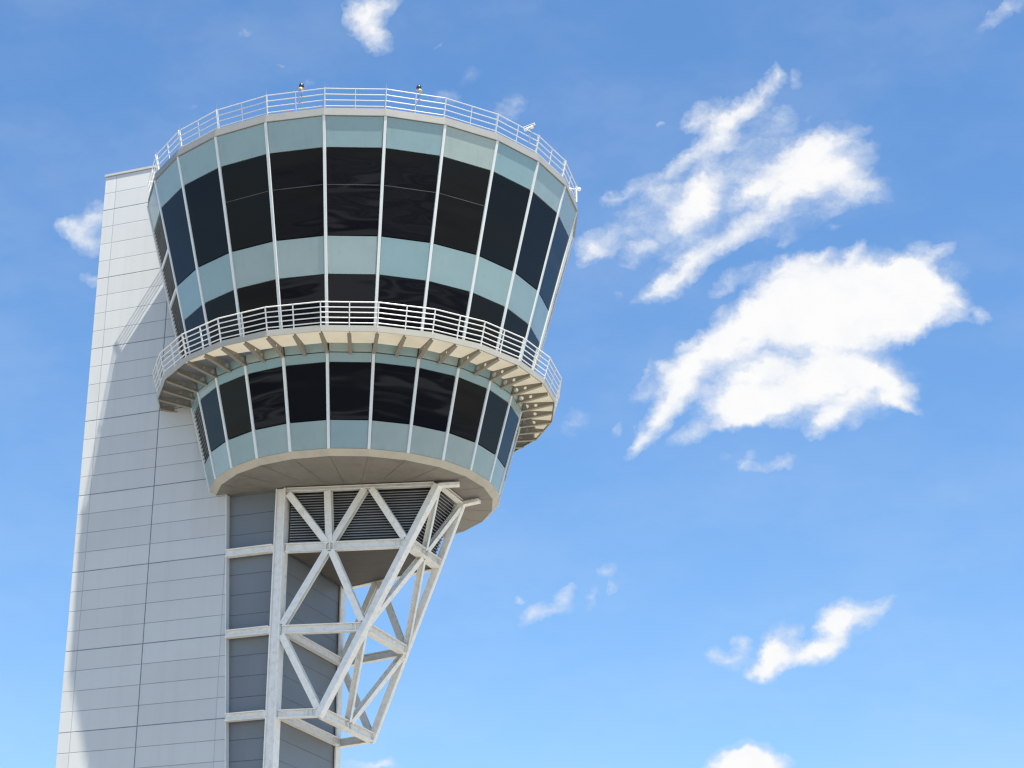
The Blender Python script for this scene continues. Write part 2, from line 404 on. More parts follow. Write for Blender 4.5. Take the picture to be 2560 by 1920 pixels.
# airfield ground: concrete apron with bays, asphalt and dry grass
m, k, bs = new_mat('airfield_ground')
vec, xyz = obj_xyz(k)
n1 = k.smooth(k.noise(vec, 0.006, 5, 0.55), 0.52, 0.58)
dist = k.n('ShaderNodeVectorMath', operation='LENGTH')
k.t.links.new(vec, dist.inputs[0])
far = k.smooth(k.math('ADD', dist.outputs['Value'], k.math('MULTIPLY', k.noise(vec, 0.01, 4, 0.6), 240.0)), 330.0, 420.0)
apron = k.mix(n1, (0.35, 0.33, 0.28), (0.21, 0.20, 0.18))
n2 = k.smooth(k.noise(vec, 0.004, 5, 0.6), 0.46, 0.50)
field = k.mix(n2, (0.05, 0.056, 0.038), (0.66, 0.655, 0.66))  # unseen pale patches, added to give the window reflections contrast
n3 = k.smooth(k.noise(vec, 0.0025, 6, 0.6), 0.49, 0.52)
field = k.mix(n3, field, (0.016, 0.018, 0.014))
c = k.mix(far, apron, field)
c = k.mix(k.math('MULTIPLY', k.noise(vec, 0.15, 8, 0.65), 0.3), c, (0.14, 0.13, 0.12))
k.t.links.new(c, bs.inputs['Base Color'])
bs.inputs['Roughness'].default_value = 0.85
M['ground'] = m


# ------------------------------------------------------------------ mesh helpers
class MB:
    def __init__(self):
        self.v, self.f = [], []

    def poly(self, pts):
        i = len(self.v)
        self.v += [tuple(p) for p in pts]
        self.f.append(tuple(range(i, i + len(pts))))
        return self

    def hull8(self, p):
        """box from 8 corners: 4 bottom ring, 4 top ring"""
        i = len(self.v)
        self.v += [tuple(q) for q in p]
        for q in ((3, 2, 1, 0), (4, 5, 6, 7), (0, 1, 5, 4), (1, 2, 6, 5), (2, 3, 7, 6), (3, 0, 4, 7)):
            self.f.append(tuple(i + j for j in q))
        return self

    def box(self, a, c):
        (x0, y0, z0), (x1, y1, z1) = a, c
        return self.hull8([(x0, y0, z0), (x1, y0, z0), (x1, y1, z0), (x0, y1, z0), (x0, y0, z1), (x1, y0, z1), (x1, y1, z1), (x0, y1, z1)])

    def frame(self, p0, p1, up):
        p0, p1, up = Vector(p0), Vector(p1), Vector(up)
        d = (p1 - p0).normalized()
        s = d.cross(up).normalized()
        u = s.cross(d).normalized()
        return p0, p1, s, u

    def extrude(self, p0, p1, up, prof, prof1=None):
        """closed profile [(side, up)] swept from p0 to p1"""
        p0, p1, s, u = self.frame(p0, p1, up)
        prof1 = prof1 or prof
        n, i = len(prof), len(self.v)
        self.v += [tuple(p0 + s * a + u * c) for a, c in prof]
        self.v += [tuple(p1 + s * a + u * c) for a, c in prof1]
        for j in range(n):
            q = (j + 1) % n
            self.f.append((i + j, i + q, i + n + q, i + n + j))
        self.f.append(tuple(i + j for j in reversed(range(n))))
        self.f.append(tuple(i + n + j for j in range(n)))
        return self

    def bar(self, p0, p1, up, w, h, w1=None, h1=None):
        w1, h1 = w1 or w, h1 or h
        pr = lambda a, c: [(-a / 2, -c / 2), (a / 2, -c / 2), (a / 2, c / 2), (-a / 2, c / 2)]
        return self.extrude(p0, p1, up, pr(w, h), pr(w1, h1))

    def ibeam(self, p0, p1, up, w, h, t=0.035):
        """wide-flange section; flanges are w wide, across 'up'; depth h along 'up'"""
        a, c, e = w / 2, h / 2, t / 2
        return self.extrude(p0, p1, up, [(-a, -c), (a, -c), (a, -c + t), (e, -c + t), (e, c - t), (a, c - t), (a, c), (-a, c), (-a, c - t), (-e, c - t), (-e, -c + t), (-a, -c + t)])

    def tube(self, p0, p1, r, n=8, r1=None):
        r1 = r if r1 is None else r1
        d = Vector(p1) - Vector(p0)
        up = (0, 0, 1) if abs(d.normalized().z) < 0.9 else (1, 0, 0)
        pr = lambda q: [(q * math.cos(2 * math.pi * j / n), q * math.sin(2 * math.pi * j / n)) for j in range(n)]
        return self.extrude(p0, p1, up, pr(r), pr(r1))

    def lathe(self, c, axis, prof, n=14):
        """(distance along axis, radius) revolved"""
        c, ax = Vector(c), Vector(axis).normalized()
        s = ax.orthogonal().normalized()
        t = ax.cross(s)
        i = len(self.v)
        for d, r in prof:
            for j in range(n):
                an = 2 * math.pi * j / n
                self.v.append(tuple(c + ax * d + (s * math.cos(an) + t * math.sin(an)) * r))
        for q in range(len(prof) - 1):
            for j in range(n):
                j2 = (j + 1) % n
                self.f.append((i + q * n + j, i + q * n + j2, i + (q + 1) * n + j2, i + (q + 1) * n + j))
        self.f.append(tuple(i + j for j in reversed(range(n))))
        e = i + (len(prof) - 1) * n
        self.f.append(tuple(e + j for j in range(n)))
        return self

    def plate_with_holes(self, quads, holes, thick):
        """upright plate in local (x,z): quads share edges; holes {quad index: (cx, cz, r)}; thickness along y"""
        n = 16
        for qi, q in enumerate(quads):
            if qi not in holes:
                p = [Vector((x, 0, z)) for x, z in q]
                self.hull8([a + Vector((0, -thick / 2, 0)) for a in p] + [a + Vector((0, thick / 2, 0)) for a in p])
                continue
            hx, hz, hr = holes[qi]
            inner, outer = [], []
            angs = [2 * math.pi * j / n for j in range(n)]
            angs += [math.atan2(z - hz, x - hx) % (2 * math.pi) for x, z in q]
            for an in sorted(angs):
                dx, dz = math.cos(an), math.sin(an)
                best = 1e9
                for (xa, za), (xb, zb) in zip(q, q[1:] + q[:1]):
                    den = dx * (zb - za) - dz * (xb - xa)
                    if abs(den) < 1e-12:
                        continue
                    t = ((xa - hx) * (zb - za) - (za - hz) * (xb - xa)) / den
                    s = ((xa - hx) * dz - (za - hz) * dx) / den
                    if t > 0 and -1e-6 <= s <= 1 + 1e-6:
                        best = min(best, t)
                inner.append((hx + hr * dx, hz + hr * dz))
                outer.append((hx + best * dx, hz + best * dz))
            m_ = len(inner)
            i = len(self.v)
            for y in (-thick / 2, thick / 2):
                self.v += [(x, y, z) for x, z in inner] + [(x, y, z) for x, z in outer]
            for j in range(m_):
                j2 = (j + 1) % m_
                self.f.append((i + j, i + j2, i + m_ + j2, i + m_ + j))
                self.f.append((i + 2 * m_ + j, i + 3 * m_ + j, i + 3 * m_ + j2, i + 2 * m_ + j2))
                self.f.append((i + j, i + 2 * m_ + j, i + 2 * m_ + j2, i + j2))
        return self

    def build(self, name, mat, parent=None, loc=(0, 0, 0), bevel=0.0, smooth=False):
        me = bpy.data.meshes.new(name)
        me.from_pydata(self.v, [], self.f)
        import bmesh
        bm = bmesh.new()
        bm.from_mesh(me)
        bmesh.ops.recalc_face_normals(bm, faces=bm.faces)
        bm.to_mesh(me)
        bm.free()
        for mm in (mat if isinstance(mat, (list, tuple)) else [mat]):
            me.materials.append(mm)
        if smooth:
            me.polygons.foreach_set('use_smooth', [True] * len(me.polygons))
        o = bpy.data.objects.new(name, me)
        col.objects.link(o)
        if parent:
            o.parent = parent
        o.location = loc
        if bevel:
            bv = o.modifiers.new('bevel', 'BEVEL')
            bv.width = bevel
            bv.segments = 2
            bv.limit_method = 'ANGLE'
        return o


def empty(name, loc, label, cat, group=None):
    o = bpy.data.objects.new(name, None)
    col.objects.link(o)
    o.location = loc
    o['label'], o['category'] = label, cat
    if group:
        o['group'] = group
    return o


def copy_child(o, parent, rotz=None, loc=None):
    c = o.copy()
    col.objects.link(c)
    c.parent = parent
    if rotz is not None:
        c.rotation_euler = (0, 0, rotz)
    if loc is not None:
        c.location = loc
    return c


# ------------------------------------------------------------------ ground
g = MB()
S = 9000
g.poly([(-S, -S, 0), (S, -S, 0), (S, S, 0), (-S, S, 0)])
go = g.build('ground', M['ground'])
go['kind'] = 'structure'

# ------------------------------------------------------------------ the control tower
tower = empty('control_tower', (0, 0, 0), 'airport control tower with flared dark-glazed cab on a white slab and steel truss', 'control tower')
H = lambda z: z + G0           # heights below are measured from the viewpoint's level
AX, AY = 11.224, 2.9           # axis of the cab
DEPTH = 5.8                    # the tower is symmetrical about y = 2.9


def rad(z):
    """radius of the glazing cone's corners at height z"""
    return 9.165 - 0.2628 * (39.759 - z)


# white slab: outline in the x,z plane, swept through its depth
sl = MB()
out = [(0, 0.004 - G0), (8.35, 0.004 - G0), (7.53, 15.9), (6.90, 27.0), (6.05, 27.25), (5.5, 40.0), (2.45, 40.0), (2.45, 42.62), (0, 42.62)]
n = len(out)
sl.v = [(x, 0, H(z)) for x, z in out] + [(x, DEPTH, H(z)) for x, z in out]
sl.f = [tuple(range(n)), tuple(range(2 * n - 1, n - 1, -1))] + [(j, (j + 1) % n, n + (j + 1) % n, n + j) for j in range(n)]
slab = sl.build('wall_slab', M['white_cladding'], tower)
c = MB()
c.box((-0.04, -0.05, H(42.62)), (2.50, DEPTH + 0.05, H(42.72)))
c.build('coping', M['coping'], slab)
c = MB()   # thin bright trim down the slab's free edge
for (x0, z0), (x1, z1) in (((8.35, 0.05 - G0), (7.53, 15.9)), ((7.53, 15.9), (6.905, 26.95))):
    c.hull8([(x0 - 0.02, -0.03, H(z0)), (x0 + 0.02, -0.03, H(z0)), (x0 + 0.02, 0.24, H(z0)), (x0 - 0.02, 0.24, H(z0)),
             (x1 - 0.02, -0.03, H(z1)), (x1 + 0.02, -0.03, H(z1)), (x1 + 0.02, 0.24, H(z1)), (x1 - 0.02, 0.24, H(z1))])
c.build('edge_trim', M['mullion'], slab)

# grey shaft behind the steel column
c = MB()
c.box((6.5, 0.26, 0.004), (9.44, DEPTH - 0.26, H(26.97)))
shaft = c.build('shaft', M['grey_cladding'], tower)

# steel columns at the shaft's two outer corners
def column(y, sy):
    c = MB()
    w0, w1 = 0.66, 0.44
    x1a, x1b = 9.64, 9.60
    zb, zt = 0.004 - G0, 26.93
    ya, yb = (y - 0.20, y + 0.20)
    # tapering wide-flange post: two flanges and a web
    def seg(xa0, xb0, xa1, xb1, y0, y1):
        c.hull8([(xa0, y0, H(zb)), (xb0, y0, H(zb)), (xb0, y1, H(zb)), (xa0, y1, H(zb)), (xa1, y0, H(zt)), (xb1, y0, H(zt)), (xb1, y1, H(zt)), (xa1, y1, H(zt))])
    seg(9.125, 9.50, 9.165, 9.48, ya + 0.05, yb - 0.05)
    seg(9.50, 9.57, 9.48, 9.54, ya - 0.03, yb + 0.03)
    seg(9.07, 9.125, 9.12, 9.165, ya - 0.03, yb + 0.03)
    return c.build('column', M['steel'], tower, bevel=0.006)


column(0.22, -1)
column(DEPTH - 0.22, 1)

L5, L6, L7 = 24.45, 21.15, 17.85
TOP = 26.80
LEG_B = lambda z: Vector((11.2 + 0.475 * (z - 17.85), 0.50 + 0.118 * (z - 17.85), H(z)))
LEG_C = lambda z: Vector((11.2 + 0.475 * (z - 17.85), 5.22 - 0.135 * (z - 17.85), H(z)))
COL_A = lambda z: Vector((9.5, 0.15, H(z)))
COL_D = lambda z: Vector((9.5, 5.65, H(z)))
LIFT = lambda p, t: Vector((p[0], p[1], H(t)))

# outrigger struts between slab and column
for z in (L5, L6, L7, L7 - 3.3, L7 - 6.6):
    c = MB()
    xa = 6.93 + (27.0 - z) * 0.0565
    c.ibeam((xa, -0.02, H(z)), (9.12, -0.02, H(z)), (0, 0, 1), 0.30, 0.30)
    c.build('strut', M['steel'], tower, bevel=0.004)


def steel(name, p0, p1, up, w=0.28, h=0.28, i=True, mat='steel'):
    c = MB()
    if i:
        c.ibeam(p0, p1, up, w, h)
    else:
        c.bar(p0, p1, up, w, h)
    return c.build(name, M[mat], tower, bevel=0.004)


def shrink(p0, p1, a, e):
    d = (Vector(p1) - Vector(p0)).normalized()
    return Vector(p0) + d * a, Vector(p1) - d * e


nF = Vector((0.0, -1.0, 0.0))    # towards the front
# raking legs with their short horizontal feet under the soffit
for LEG, y_out in ((LEG_B, 0.30), (LEG_C, -0.05)):
    c = MB()
    a, e = LEG(L7 - 0.16), LEG(TOP)
    c.bar(a, e, (1, 0, 0.47), 0.31, 0.27)
    c.bar(e + Vector((0.0, 0, -0.02)), e + Vector((0.78, y_out, 0.03)), (0, 0, 1), 0.30, 0.13)
    c.build('raking_leg', M['steel'], tower, bevel=0.005)

mid = lambda p, q, t=0.5: Vector(p) * (1 - t) + Vector(q) * t
front = {}
for z in (L5, L6, L7):
    p0, p1 = shrink(COL_A(z), LEG_B(z), 0.08, 0.13)
    steel('truss_beam', p0, p1, (0, 0, 1), 0.28, 0.34 if z != L7 else 0.32)
    p0, p1 = shrink(LEG_B(z), LEG_C(z), 0.17, 0.17)
    steel('truss_beam', p0, p1, (0, 0, 1), 0.34 if z != L5 else 0.42, 0.36)
    p0, p1 = shrink(COL_D(z), LEG_C(z), 0.08, 0.13)
    steel('truss_beam', p0, p1, (0, 0, 1), 0.28, 0.32)
    p0, p1 = COL_A(z) + Vector((0.10, 0.30, 0)), COL_D(z) + Vector((0.10, -0.30, 0))
    if z != L5:
        steel('truss_beam', p0, p1, (0, 0, 1), 0.26, 0.30)
TA, TB, TC, TD = LIFT(COL_A(TOP), TOP), LEG_B(TOP), LEG_C(TOP), COL_D(TOP)
steel('truss_beam', TA + Vector((0.05, 0, 0.05)), TB + Vector((-0.17, 0, 0.05)), (0, 0, 1), 0.26, 0.16)
steel('truss_beam', TB + Vector((0, 0.17, 0.05)), TC + Vector((0, -0.17, 0.05)), (0, 0, 1), 0.26, 0.16)
m5 = mid(COL_A(L5), LEG_B(L5), 0.375)
m0 = mid(TA, TB, 0.28)
m1 = mid(TA, TB, 0.545)
n5 = mid(LEG_B(L5), LEG_C(L5))
n7 = mid(LEG_B(L7), LEG_C(L7))
r5 = mid(COL_D(L5), LEG_C(L5), 0.375)


def brace(p0, p1, up, a=0.2, e=0.2, w=0.25, h=0.24):
    q0, q1 = shrink(p0, p1, a, e)
    steel('truss_brace', q0, q1, up, w, h)


brace(TA + Vector((0.05, 0, 0)), m5, nF, 0.12, 0.14, 0.27)
brace(m0, m5, nF, 0.05, 0.17, 0.29)
brace(m5, m1 + Vector((-0.12, 0, 0)), nF, 0.14, 0.04, 0.27)
brace(m1 + Vector((0.12, 0, 0)), LEG_B(L5), nF, 0.04, 0.25, 0.27)
brace(m5, COL_A(L6), nF, 0.2, 0.22, 0.27)
brace(m5, LEG_B(L6), nF, 0.2, 0.25, 0.27)
brace(COL_A(L6), LEG_B(L7), nF, 0.22, 0.22, 0.27)
sx = Vector((1, 0, 0.0))
brace(TB, n5, sx, 0.22, 0.2, 0.2, 0.22)
brace(TC, n5, sx, 0.22, 0.2, 0.2, 0.22)
brace(n5, LEG_B(L6), sx, 0.2, 0.22, 0.22, 0.24)
brace(n5, LEG_C(L6), sx, 0.2, 0.22, 0.22, 0.24)
brace(LEG_B(L6), n7, sx, 0.22, 0.2, 0.22, 0.24)
brace(LEG_C(L6), n7, sx, 0.22, 0.2, 0.22, 0.24)
brace(r5, COL_D(L6), nF, 0.2, 0.22, 0.25)
brace(r5, LEG_C(L6), nF, 0.2, 0.22, 0.25)
brace(COL_D(L6), LEG_C(L7), nF, 0.22, 0.22, 0.25)


def stiffener(p, ax, n_, w=0.045, h=0.27, step=0.17):
    t = Vector(ax).normalized()
    for q in range(n_):
        c = MB()
        o_ = Vector(p) + t * (q - (n_ - 1) / 2) * step
        c.bar(o_ - Vector((0, 0, h / 2)), o_ + Vector((0, 0, h / 2)), t, 0.25, w)
        c.build('stiffener', M['steel'], tower)


for p in (m5, LEG_B(L5) + Vector((-0.36, -0.02, 0)), LEG_B(L6) + Vector((-0.36, -0.02, 0)), LEG_B(L7) + Vector((-0.36, -0.02, 0))):
    stiffener(p, (1, 0.24, 0), 3)
for p in (n5, n7):
    stiffener(p, (0, 1, 0), 2, step=0.3)

# plant room between floor and cab: louvred walls set in behind the bracing
ins = 0.26
def LB(z): return LEG_B(z) + Vector((-0.20, ins, 0))
def LC(z): return LEG_C(z) + Vector((-0.20, -ins, 0))
def LA(z): return Vector((9.62, 0.15 + ins, H(z)))
def LD(z): return Vector((9.62, 5.65 - ins, H(z)))


def louver_wall(Pa, Pb, outn, z0, z1, pitch, name='louver', parent=tower, loc=(0, 0, 0), mat='louver', back=True, depth=0.10, xf=None):
    c = MB()
    z = z0 + pitch * 0.5
    o = Vector(outn).normalized()
    xf = xf or (lambda v: v)
    while z < z1 - 0.03:
        a, e = Pa(z), Pb(z)
        w = o * depth
        dz = Vector((0, 0, pitch * 0.55))
        t = Vector((0, 0, 0.018))
        c.hull8([xf(q) for q in (a + w - dz * .5, e + w - dz * .5, e + dz * .5, a + dz * .5, a + w - dz * .5 + t, e + w - dz * .5 + t, e + dz * .5 + t, a + dz * .5 + t)])
        z += pitch
    lo = c.build(name, M[mat], parent, loc)
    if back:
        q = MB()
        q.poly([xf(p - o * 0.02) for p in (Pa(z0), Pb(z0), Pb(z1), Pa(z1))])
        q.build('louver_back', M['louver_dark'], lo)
    return lo


fn = (LB(L5) - LA(L5)).cross(Vector((0, 0, 1))).normalized()
louver_wall(LA, LB, fn, L5 + 0.12, TOP - 0.02, 0.108)
louver_wall(LB, LC, (1, 0, 0), L5 + 0.12, TOP - 0.02, 0.108)
louver_wall(LC, LD, (LD(L5) - LC(L5)).cross(Vector((0, 0, 1))), L5 + 0.12, TOP - 0.02, 0.125)
c = MB()
fl = [LA(L5), LB(L5), LC(L5), LD(L5)]
c.hull8([Vector((p.x, p.y, H(L5 - 0.14))) for p in fl] + [Vector((p.x, p.y, H(L5 + 0.10))) for p in fl])
c.build('plant_floor', M['dark_floor'], tower)

# ------------------------------------------------------------------ the cab
def ang_pt(a, r, z, ax=0.0, ay=0.0):
    return Vector((ax + r * math.sin(R(a)), ay - r * math.cos(R(a)), H(z)))


def ring_path(r, z):
    """plan of the cab at one level: facets on the air side, closed against the slab"""
    pts = [ang_pt(-60 + 15 * i, r, z) for i in range(21)]
    # return walls from the last corner back to the slab
    xb = 5.5 + (40.09 - z) * 0.05 - AX
    xb = max(xb, pts[0].x)
    pts += [Vector((xb, DEPTH - AY, H(z))), Vector((xb, -AY, H(z)))]
    return pts


CO = Vector((AX, AY, 0))
c = MB()
rings = [ring_path(rad(z) - 0.14, z) for z in (39.76, 35.0, 31.2, 27.2)]
n = len(rings[0])
for rg in rings:
    c.v += [tuple(p) for p in rg]
for i in range(len(rings) - 1):
    for j in range(n):
        q = (j + 1) % n
        c.f.append((i * n + j, i * n + q, (i + 1) * n + q, (i + 1) * n + j))
c.f.append(tuple(range(n)))
c.f.append(tuple(reversed(range((len(rings) - 1) * n, len(rings) * n))))
cab = c.build('cab', M['core'], tower, CO)

HALF = 7.5
def facet(z0, z1, gap=0.075, thick=0.06, vgap=0.02):
    """one flat glazing unit of a facet centred on -y, between two levels"""
    c = MB()
    q = []
    for z in (z0 + vgap, z1 - vgap):
        r = rad(z) * math.cos(R(HALF))
        hw = rad(z) * math.sin(R(HALF)) - gap
        for d in (0, thick):
            q.append([Vector((-hw, -(r - d), H(z))), Vector((hw, -(r - d), H(z)))])
    c.hull8([q[0][0], q[0][1], q[1][1], q[1][0], q[2][0], q[2][1], q[3][1], q[3][0]])
    return c


Z0, Z1, Z2, Z3, Z4, Z5, Z6 = 39.759, 38.538, 35.172, 33.703, 30.397, 28.262, 27.183
ZDECK = 31.26
FACETS = list(range(-4, 10))       # centre of facet i is at 15*i + 7.5 degrees
ZOFF = R(7.5)


def ring_of(name, mb, mat, facets=FACETS, extra=0.0, bevel=0.0):
    first = None
    made = []
    for i in facets:
        an = R(15 * i + 7.5 + extra)
        if first is None:
            first = mb.build(name, M[mat], cab, bevel=bevel)
            first.rotation_euler = (0, 0, an)
            made.append(first)
        else:
            made.append(copy_child(first, cab, an))
    return made


LOUV = -4                          # the facet next to the slab is louvred
GL = [i for i in FACETS if i != LOUV]
ring_of('spandrel_panel', facet(Z1, Z0), 'spandrel')
ring_of('window_pane', facet(Z2, Z1), 'glass', GL)
ring_of('spandrel_panel', facet(Z3, Z2), 'spandrel', GL)
ring_of('window_pane', facet(ZDECK, Z3), 'glass', GL)
ring_of('spandrel_panel', facet(30.78, ZDECK), 'spandrel')
ring_of('spandrel_panel', facet(Z4, 30.78), 'spandrel')
ring_of('window_pane', facet(Z5, Z4), 'glass', GL)
ring_of('spandrel_panel', facet(Z6, Z5), 'spandrel')

# a slim dark bar set across the big upper panes
def pane_bar():
    c = MB()
    z0, z1 = 37.10, 37.125
    q = []
    for z in (z0, z1):
        r = rad(z) * math.cos(R(HALF))
        hw = rad(z) * math.sin(R(HALF)) - 0.09
        for d in (-0.004, 0.02):
            q.append([Vector((-hw, -(r - d), H(z))), Vector((hw, -(r - d), H(z)))])
    c.hull8([q[0][0], q[0][1], q[1][1], q[1][0], q[2][0], q[2][1], q[3][1], q[3][0]])
    return c


ring_of('pane_bar', pane_bar(), 'dark_bar', [-1, 0, 1, 2, 3])

# louvred facet
def fl_edge(side):
    def f(z):
        r = rad(z) * math.cos(R(HALF))
        return Vector((side * (rad(z) * math.sin(R(HALF)) - 0.07), -(r - 0.11), H(z)))
    return f


for (za, zb) in ((ZDECK, Z2 - 0.06), (Z2 + 0.06, 36.80), (36.92, Z1 - 0.03), (Z5 + 0.03, Z4 - 0.03)):
    lo = louver_wall(fl_edge(-1), fl_edge(1), (0, -1, 0), za, zb, 0.16, 'louver', cab, back=False)
    lo.rotation_euler = (0, 0, R(15 * LOUV + 7.5))
for (za, zb) in ((Z2 - 0.06, Z2 + 0.06), (36.80, 36.92)):
    o = facet(za, zb, vgap=0.0).build('louver_rail', M['mullion'], cab)
    o.rotation_euler = (0, 0, R(15 * LOUV + 7.5))

# mullions on the corners
def mullion(z0, z1):
    c = MB()
    a = Vector((0, -(rad(z0) + 0.005), H(z0)))
    e = Vector((0, -(rad(z1) + 0.005), H(z1)))
    c.extrude(a, e, (0, -1, 0), [(-0.055, 0.03), (0.055, 0.03), (0.075, -0.09), (-0.075, -0.09)])
    return c


corners = list(range(-4, 11))
for (za, zb) in ((ZDECK, Z0), (Z6, 30.76)):
    first = None
    for i in corners:
        an = R(15 * i)
        if first is None:
            first = mullion(za, zb).build('mullion', M['mullion'], cab, bevel=0.006)
            first.rotation_euler = (0, 0, an)
        else:
            copy_child(first, cab, an)

# back of the cab, beyond the glazed facets modelled one by one, and the returns to the slab
c = MB()
for za, zb in ((Z1, Z0), (Z3, Z2), (Z6, Z5), (Z4, ZDECK)):
    A, B_ = ring_path(rad(za) - 0.01, za), ring_path(rad(zb) - 0.01, zb)
    for j in range(14, 20):
        c.poly([A[j], A[j + 1], B_[j + 1], B_[j]])
c.build('rear_cladding', M['spandrel'], cab)
c = MB()
for za, zb in ((Z6, 30.9), (31.3, Z0)):
    A, B_ = ring_path(rad(za), za), ring_path(rad(zb), zb)
    for j in (20, 22):
        j2 = (j + 1) % len(A)
        c.poly([A[j], A[j2], B_[j2], B_[j]])
c.build('return_wall', M['fascia'], cab)

# soffit with bevelled rim
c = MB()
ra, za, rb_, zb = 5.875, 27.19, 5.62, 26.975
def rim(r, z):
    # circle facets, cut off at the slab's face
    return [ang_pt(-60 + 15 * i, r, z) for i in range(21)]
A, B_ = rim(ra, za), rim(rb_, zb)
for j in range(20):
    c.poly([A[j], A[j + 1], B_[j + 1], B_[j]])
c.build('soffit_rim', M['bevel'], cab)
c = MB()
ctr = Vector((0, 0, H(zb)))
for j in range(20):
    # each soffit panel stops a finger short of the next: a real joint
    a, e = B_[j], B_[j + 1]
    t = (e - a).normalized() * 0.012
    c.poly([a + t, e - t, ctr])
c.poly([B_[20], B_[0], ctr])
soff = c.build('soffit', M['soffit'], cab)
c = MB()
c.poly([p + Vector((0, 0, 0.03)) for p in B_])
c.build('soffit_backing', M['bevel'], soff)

# roof: fascia, drip edge, deck
def band(r0, z0, r1, z1, i0, i1, r_in):
    c = MB()
    for i in range(i0, i1):
        q = []
        for z, r in ((z0, r0), (z1, r1)):
            for rr in (r, r_in):
                q.append((ang_pt(15 * i, rr, z), ang_pt(15 * (i + 1), rr, z)))
        c.hull8([q[0][0], q[0][1], q[1][1], q[1][0], q[2][0], q[2][1], q[3][1], q[3][0]])
    return c


c = MB()
top = ring_path(9.13, 40.06)
bot = ring_path(9.00, 39.80)
n = len(top)
c.v = [tuple(p) for p in bot] + [tuple(p) for p in top]
c.f = [tuple(range(n)), tuple(range(n, 2 * n))] + [(j, (j + 1) % n, n + (j + 1) % n, n + j) for j in range(n)]
roof = c.build('roof', M['roof'], tower, CO)
band(9.20, 39.80, 9.19, 40.09, -3, 16, 9.02).build('fascia', M['fascia'], roof)
band(9.225, 39.755, 9.225, 39.797, -3, 16, 9.02).build('drip_edge', M['fascia'], roof)
o = band(9.16, 39.72, 9.16, 40.09, -4, -3, 9.0).build('fascia', M['rusty'], roof)
o['label'] = 'dark rusty end piece of the fascia beside the slab'


def guard_rail(parent, r0, z0, r1, z1, nbars, corners, half_posts, rbar, post_w, post_d, post_mid, zbase, ends=()):
    """leaning guard rail: posts and bars, each one its own part"""
    rr = lambda z: r0 + (r1 - r0) * (z - z0) / (z1 - z0)
    for b_ in range(nbars):
        z = z0 + (z1 - z0) * b_ / (nbars - 1)
        c = MB()
        pts = [ang_pt(a, rr(z), z) for a in corners]
        pts = [Vector((e[0], e[1], H(z))) for e in ends[:1]] + pts
        for a, e in zip(pts, pts[1:]):
            c.tube(a, e, rbar, 8)
        c.build('handrail', M['rail'], parent)
    first = {}
    for a, is_mid in half_posts:
        w, d = (post_mid if is_mid else (post_w, post_d))
        if is_mid not in first:
            c = MB()
            p = Vector((0, -rr(zbase), H(zbase)))
            q = Vector((0, -rr(z1 + 0.02), H(z1 + 0.02)))
            c.bar(p, q, (0, -1, 0), w, d)
            o = c.build('rail_post', M['rail'], parent)
            o.rotation_euler = (0, 0, R(a))
            first[is_mid] = o
        else:
            copy_child(first[is_mid], parent, R(a))


# roof rail
cs = [15 * i for i in range(-4, 12)]
posts = [(a, False) for a in cs]
posts += [(a + 7.5 * (math.cos(R(7.5)) and 1), True) for a in cs[:-1]]
guard_rail(roof, 9.045, 40.26, 9.20, 40.95, 4, cs, [p for p in posts if not p[1]], 0.020, 0.030, 0.10, None, 40.0, ends=((5.6 - AX, 0.25 - AY),))
# posts half way along each bay stand on the chord, not on the arc
c = MB()
ch = math.cos(R(7.5))
c.bar((0, -9.0 * ch, H(40.0)), (0, -9.204 * ch, H(40.97)), (0, -1, 0), 0.022, 0.04)
o = c.build('rail_post', M['rail'], roof)
o.rotation_euler = (0, 0, R(cs[0] + 7.5))
for a in cs[1:-1]:
    copy_child(o, roof, R(a + 7.5))
c = MB()
c.tube((0, -9.205, H(40.95)), (0, -9.22, H(41.25)), 0.014, 6, 0.004)
o = c.build('lightning_rod', M['arm_grey'], roof)
o.rotation_euler = (0, 0, R(cs[1]))
for a in cs[2:]:
    copy_child(o, roof, R(a))

# ------------------------------------------------------------------ balcony
RO, ZB0, ZB1 = 8.20, 31.05, 31.25
b_ang = [-69.1] + [15 * i for i in range(-4, 15)]
def r_in_at(a):
    return 6.86
c = MB()
ia = [-64.9] + [15 * i for i in range(-4, 15)]
for j in range(len(b_ang) - 1):
    z = ZB0 + 0.075
    c.poly([ang_pt(ia[j], 6.84, z), ang_pt(ia[j + 1], 6.84, z), ang_pt(b_ang[j + 1], RO - 0.05, z), ang_pt(b_ang[j], RO - 0.05, z)])
balcony = c.build('balcony', M['deck_sheet'], tower, CO)
c = MB()
for j in range(len(b_ang) - 1):
    a, e = b_ang[j], b_ang[j + 1]
    c.hull8([ang_pt(a, RO - 0.055, ZB0), ang_pt(e, RO - 0.055, ZB0), ang_pt(e, RO - 0.02, ZB0), ang_pt(a, RO - 0.02, ZB0),
             ang_pt(a, RO - 0.055, ZB1 + 0.03), ang_pt(e, RO - 0.055, ZB1 + 0.03), ang_pt(e, RO + 0.01, ZB1 + 0.03), ang_pt(a, RO + 0.01, ZB1 + 0.03)])
c.build('edge_channel', M['deck'], balcony)

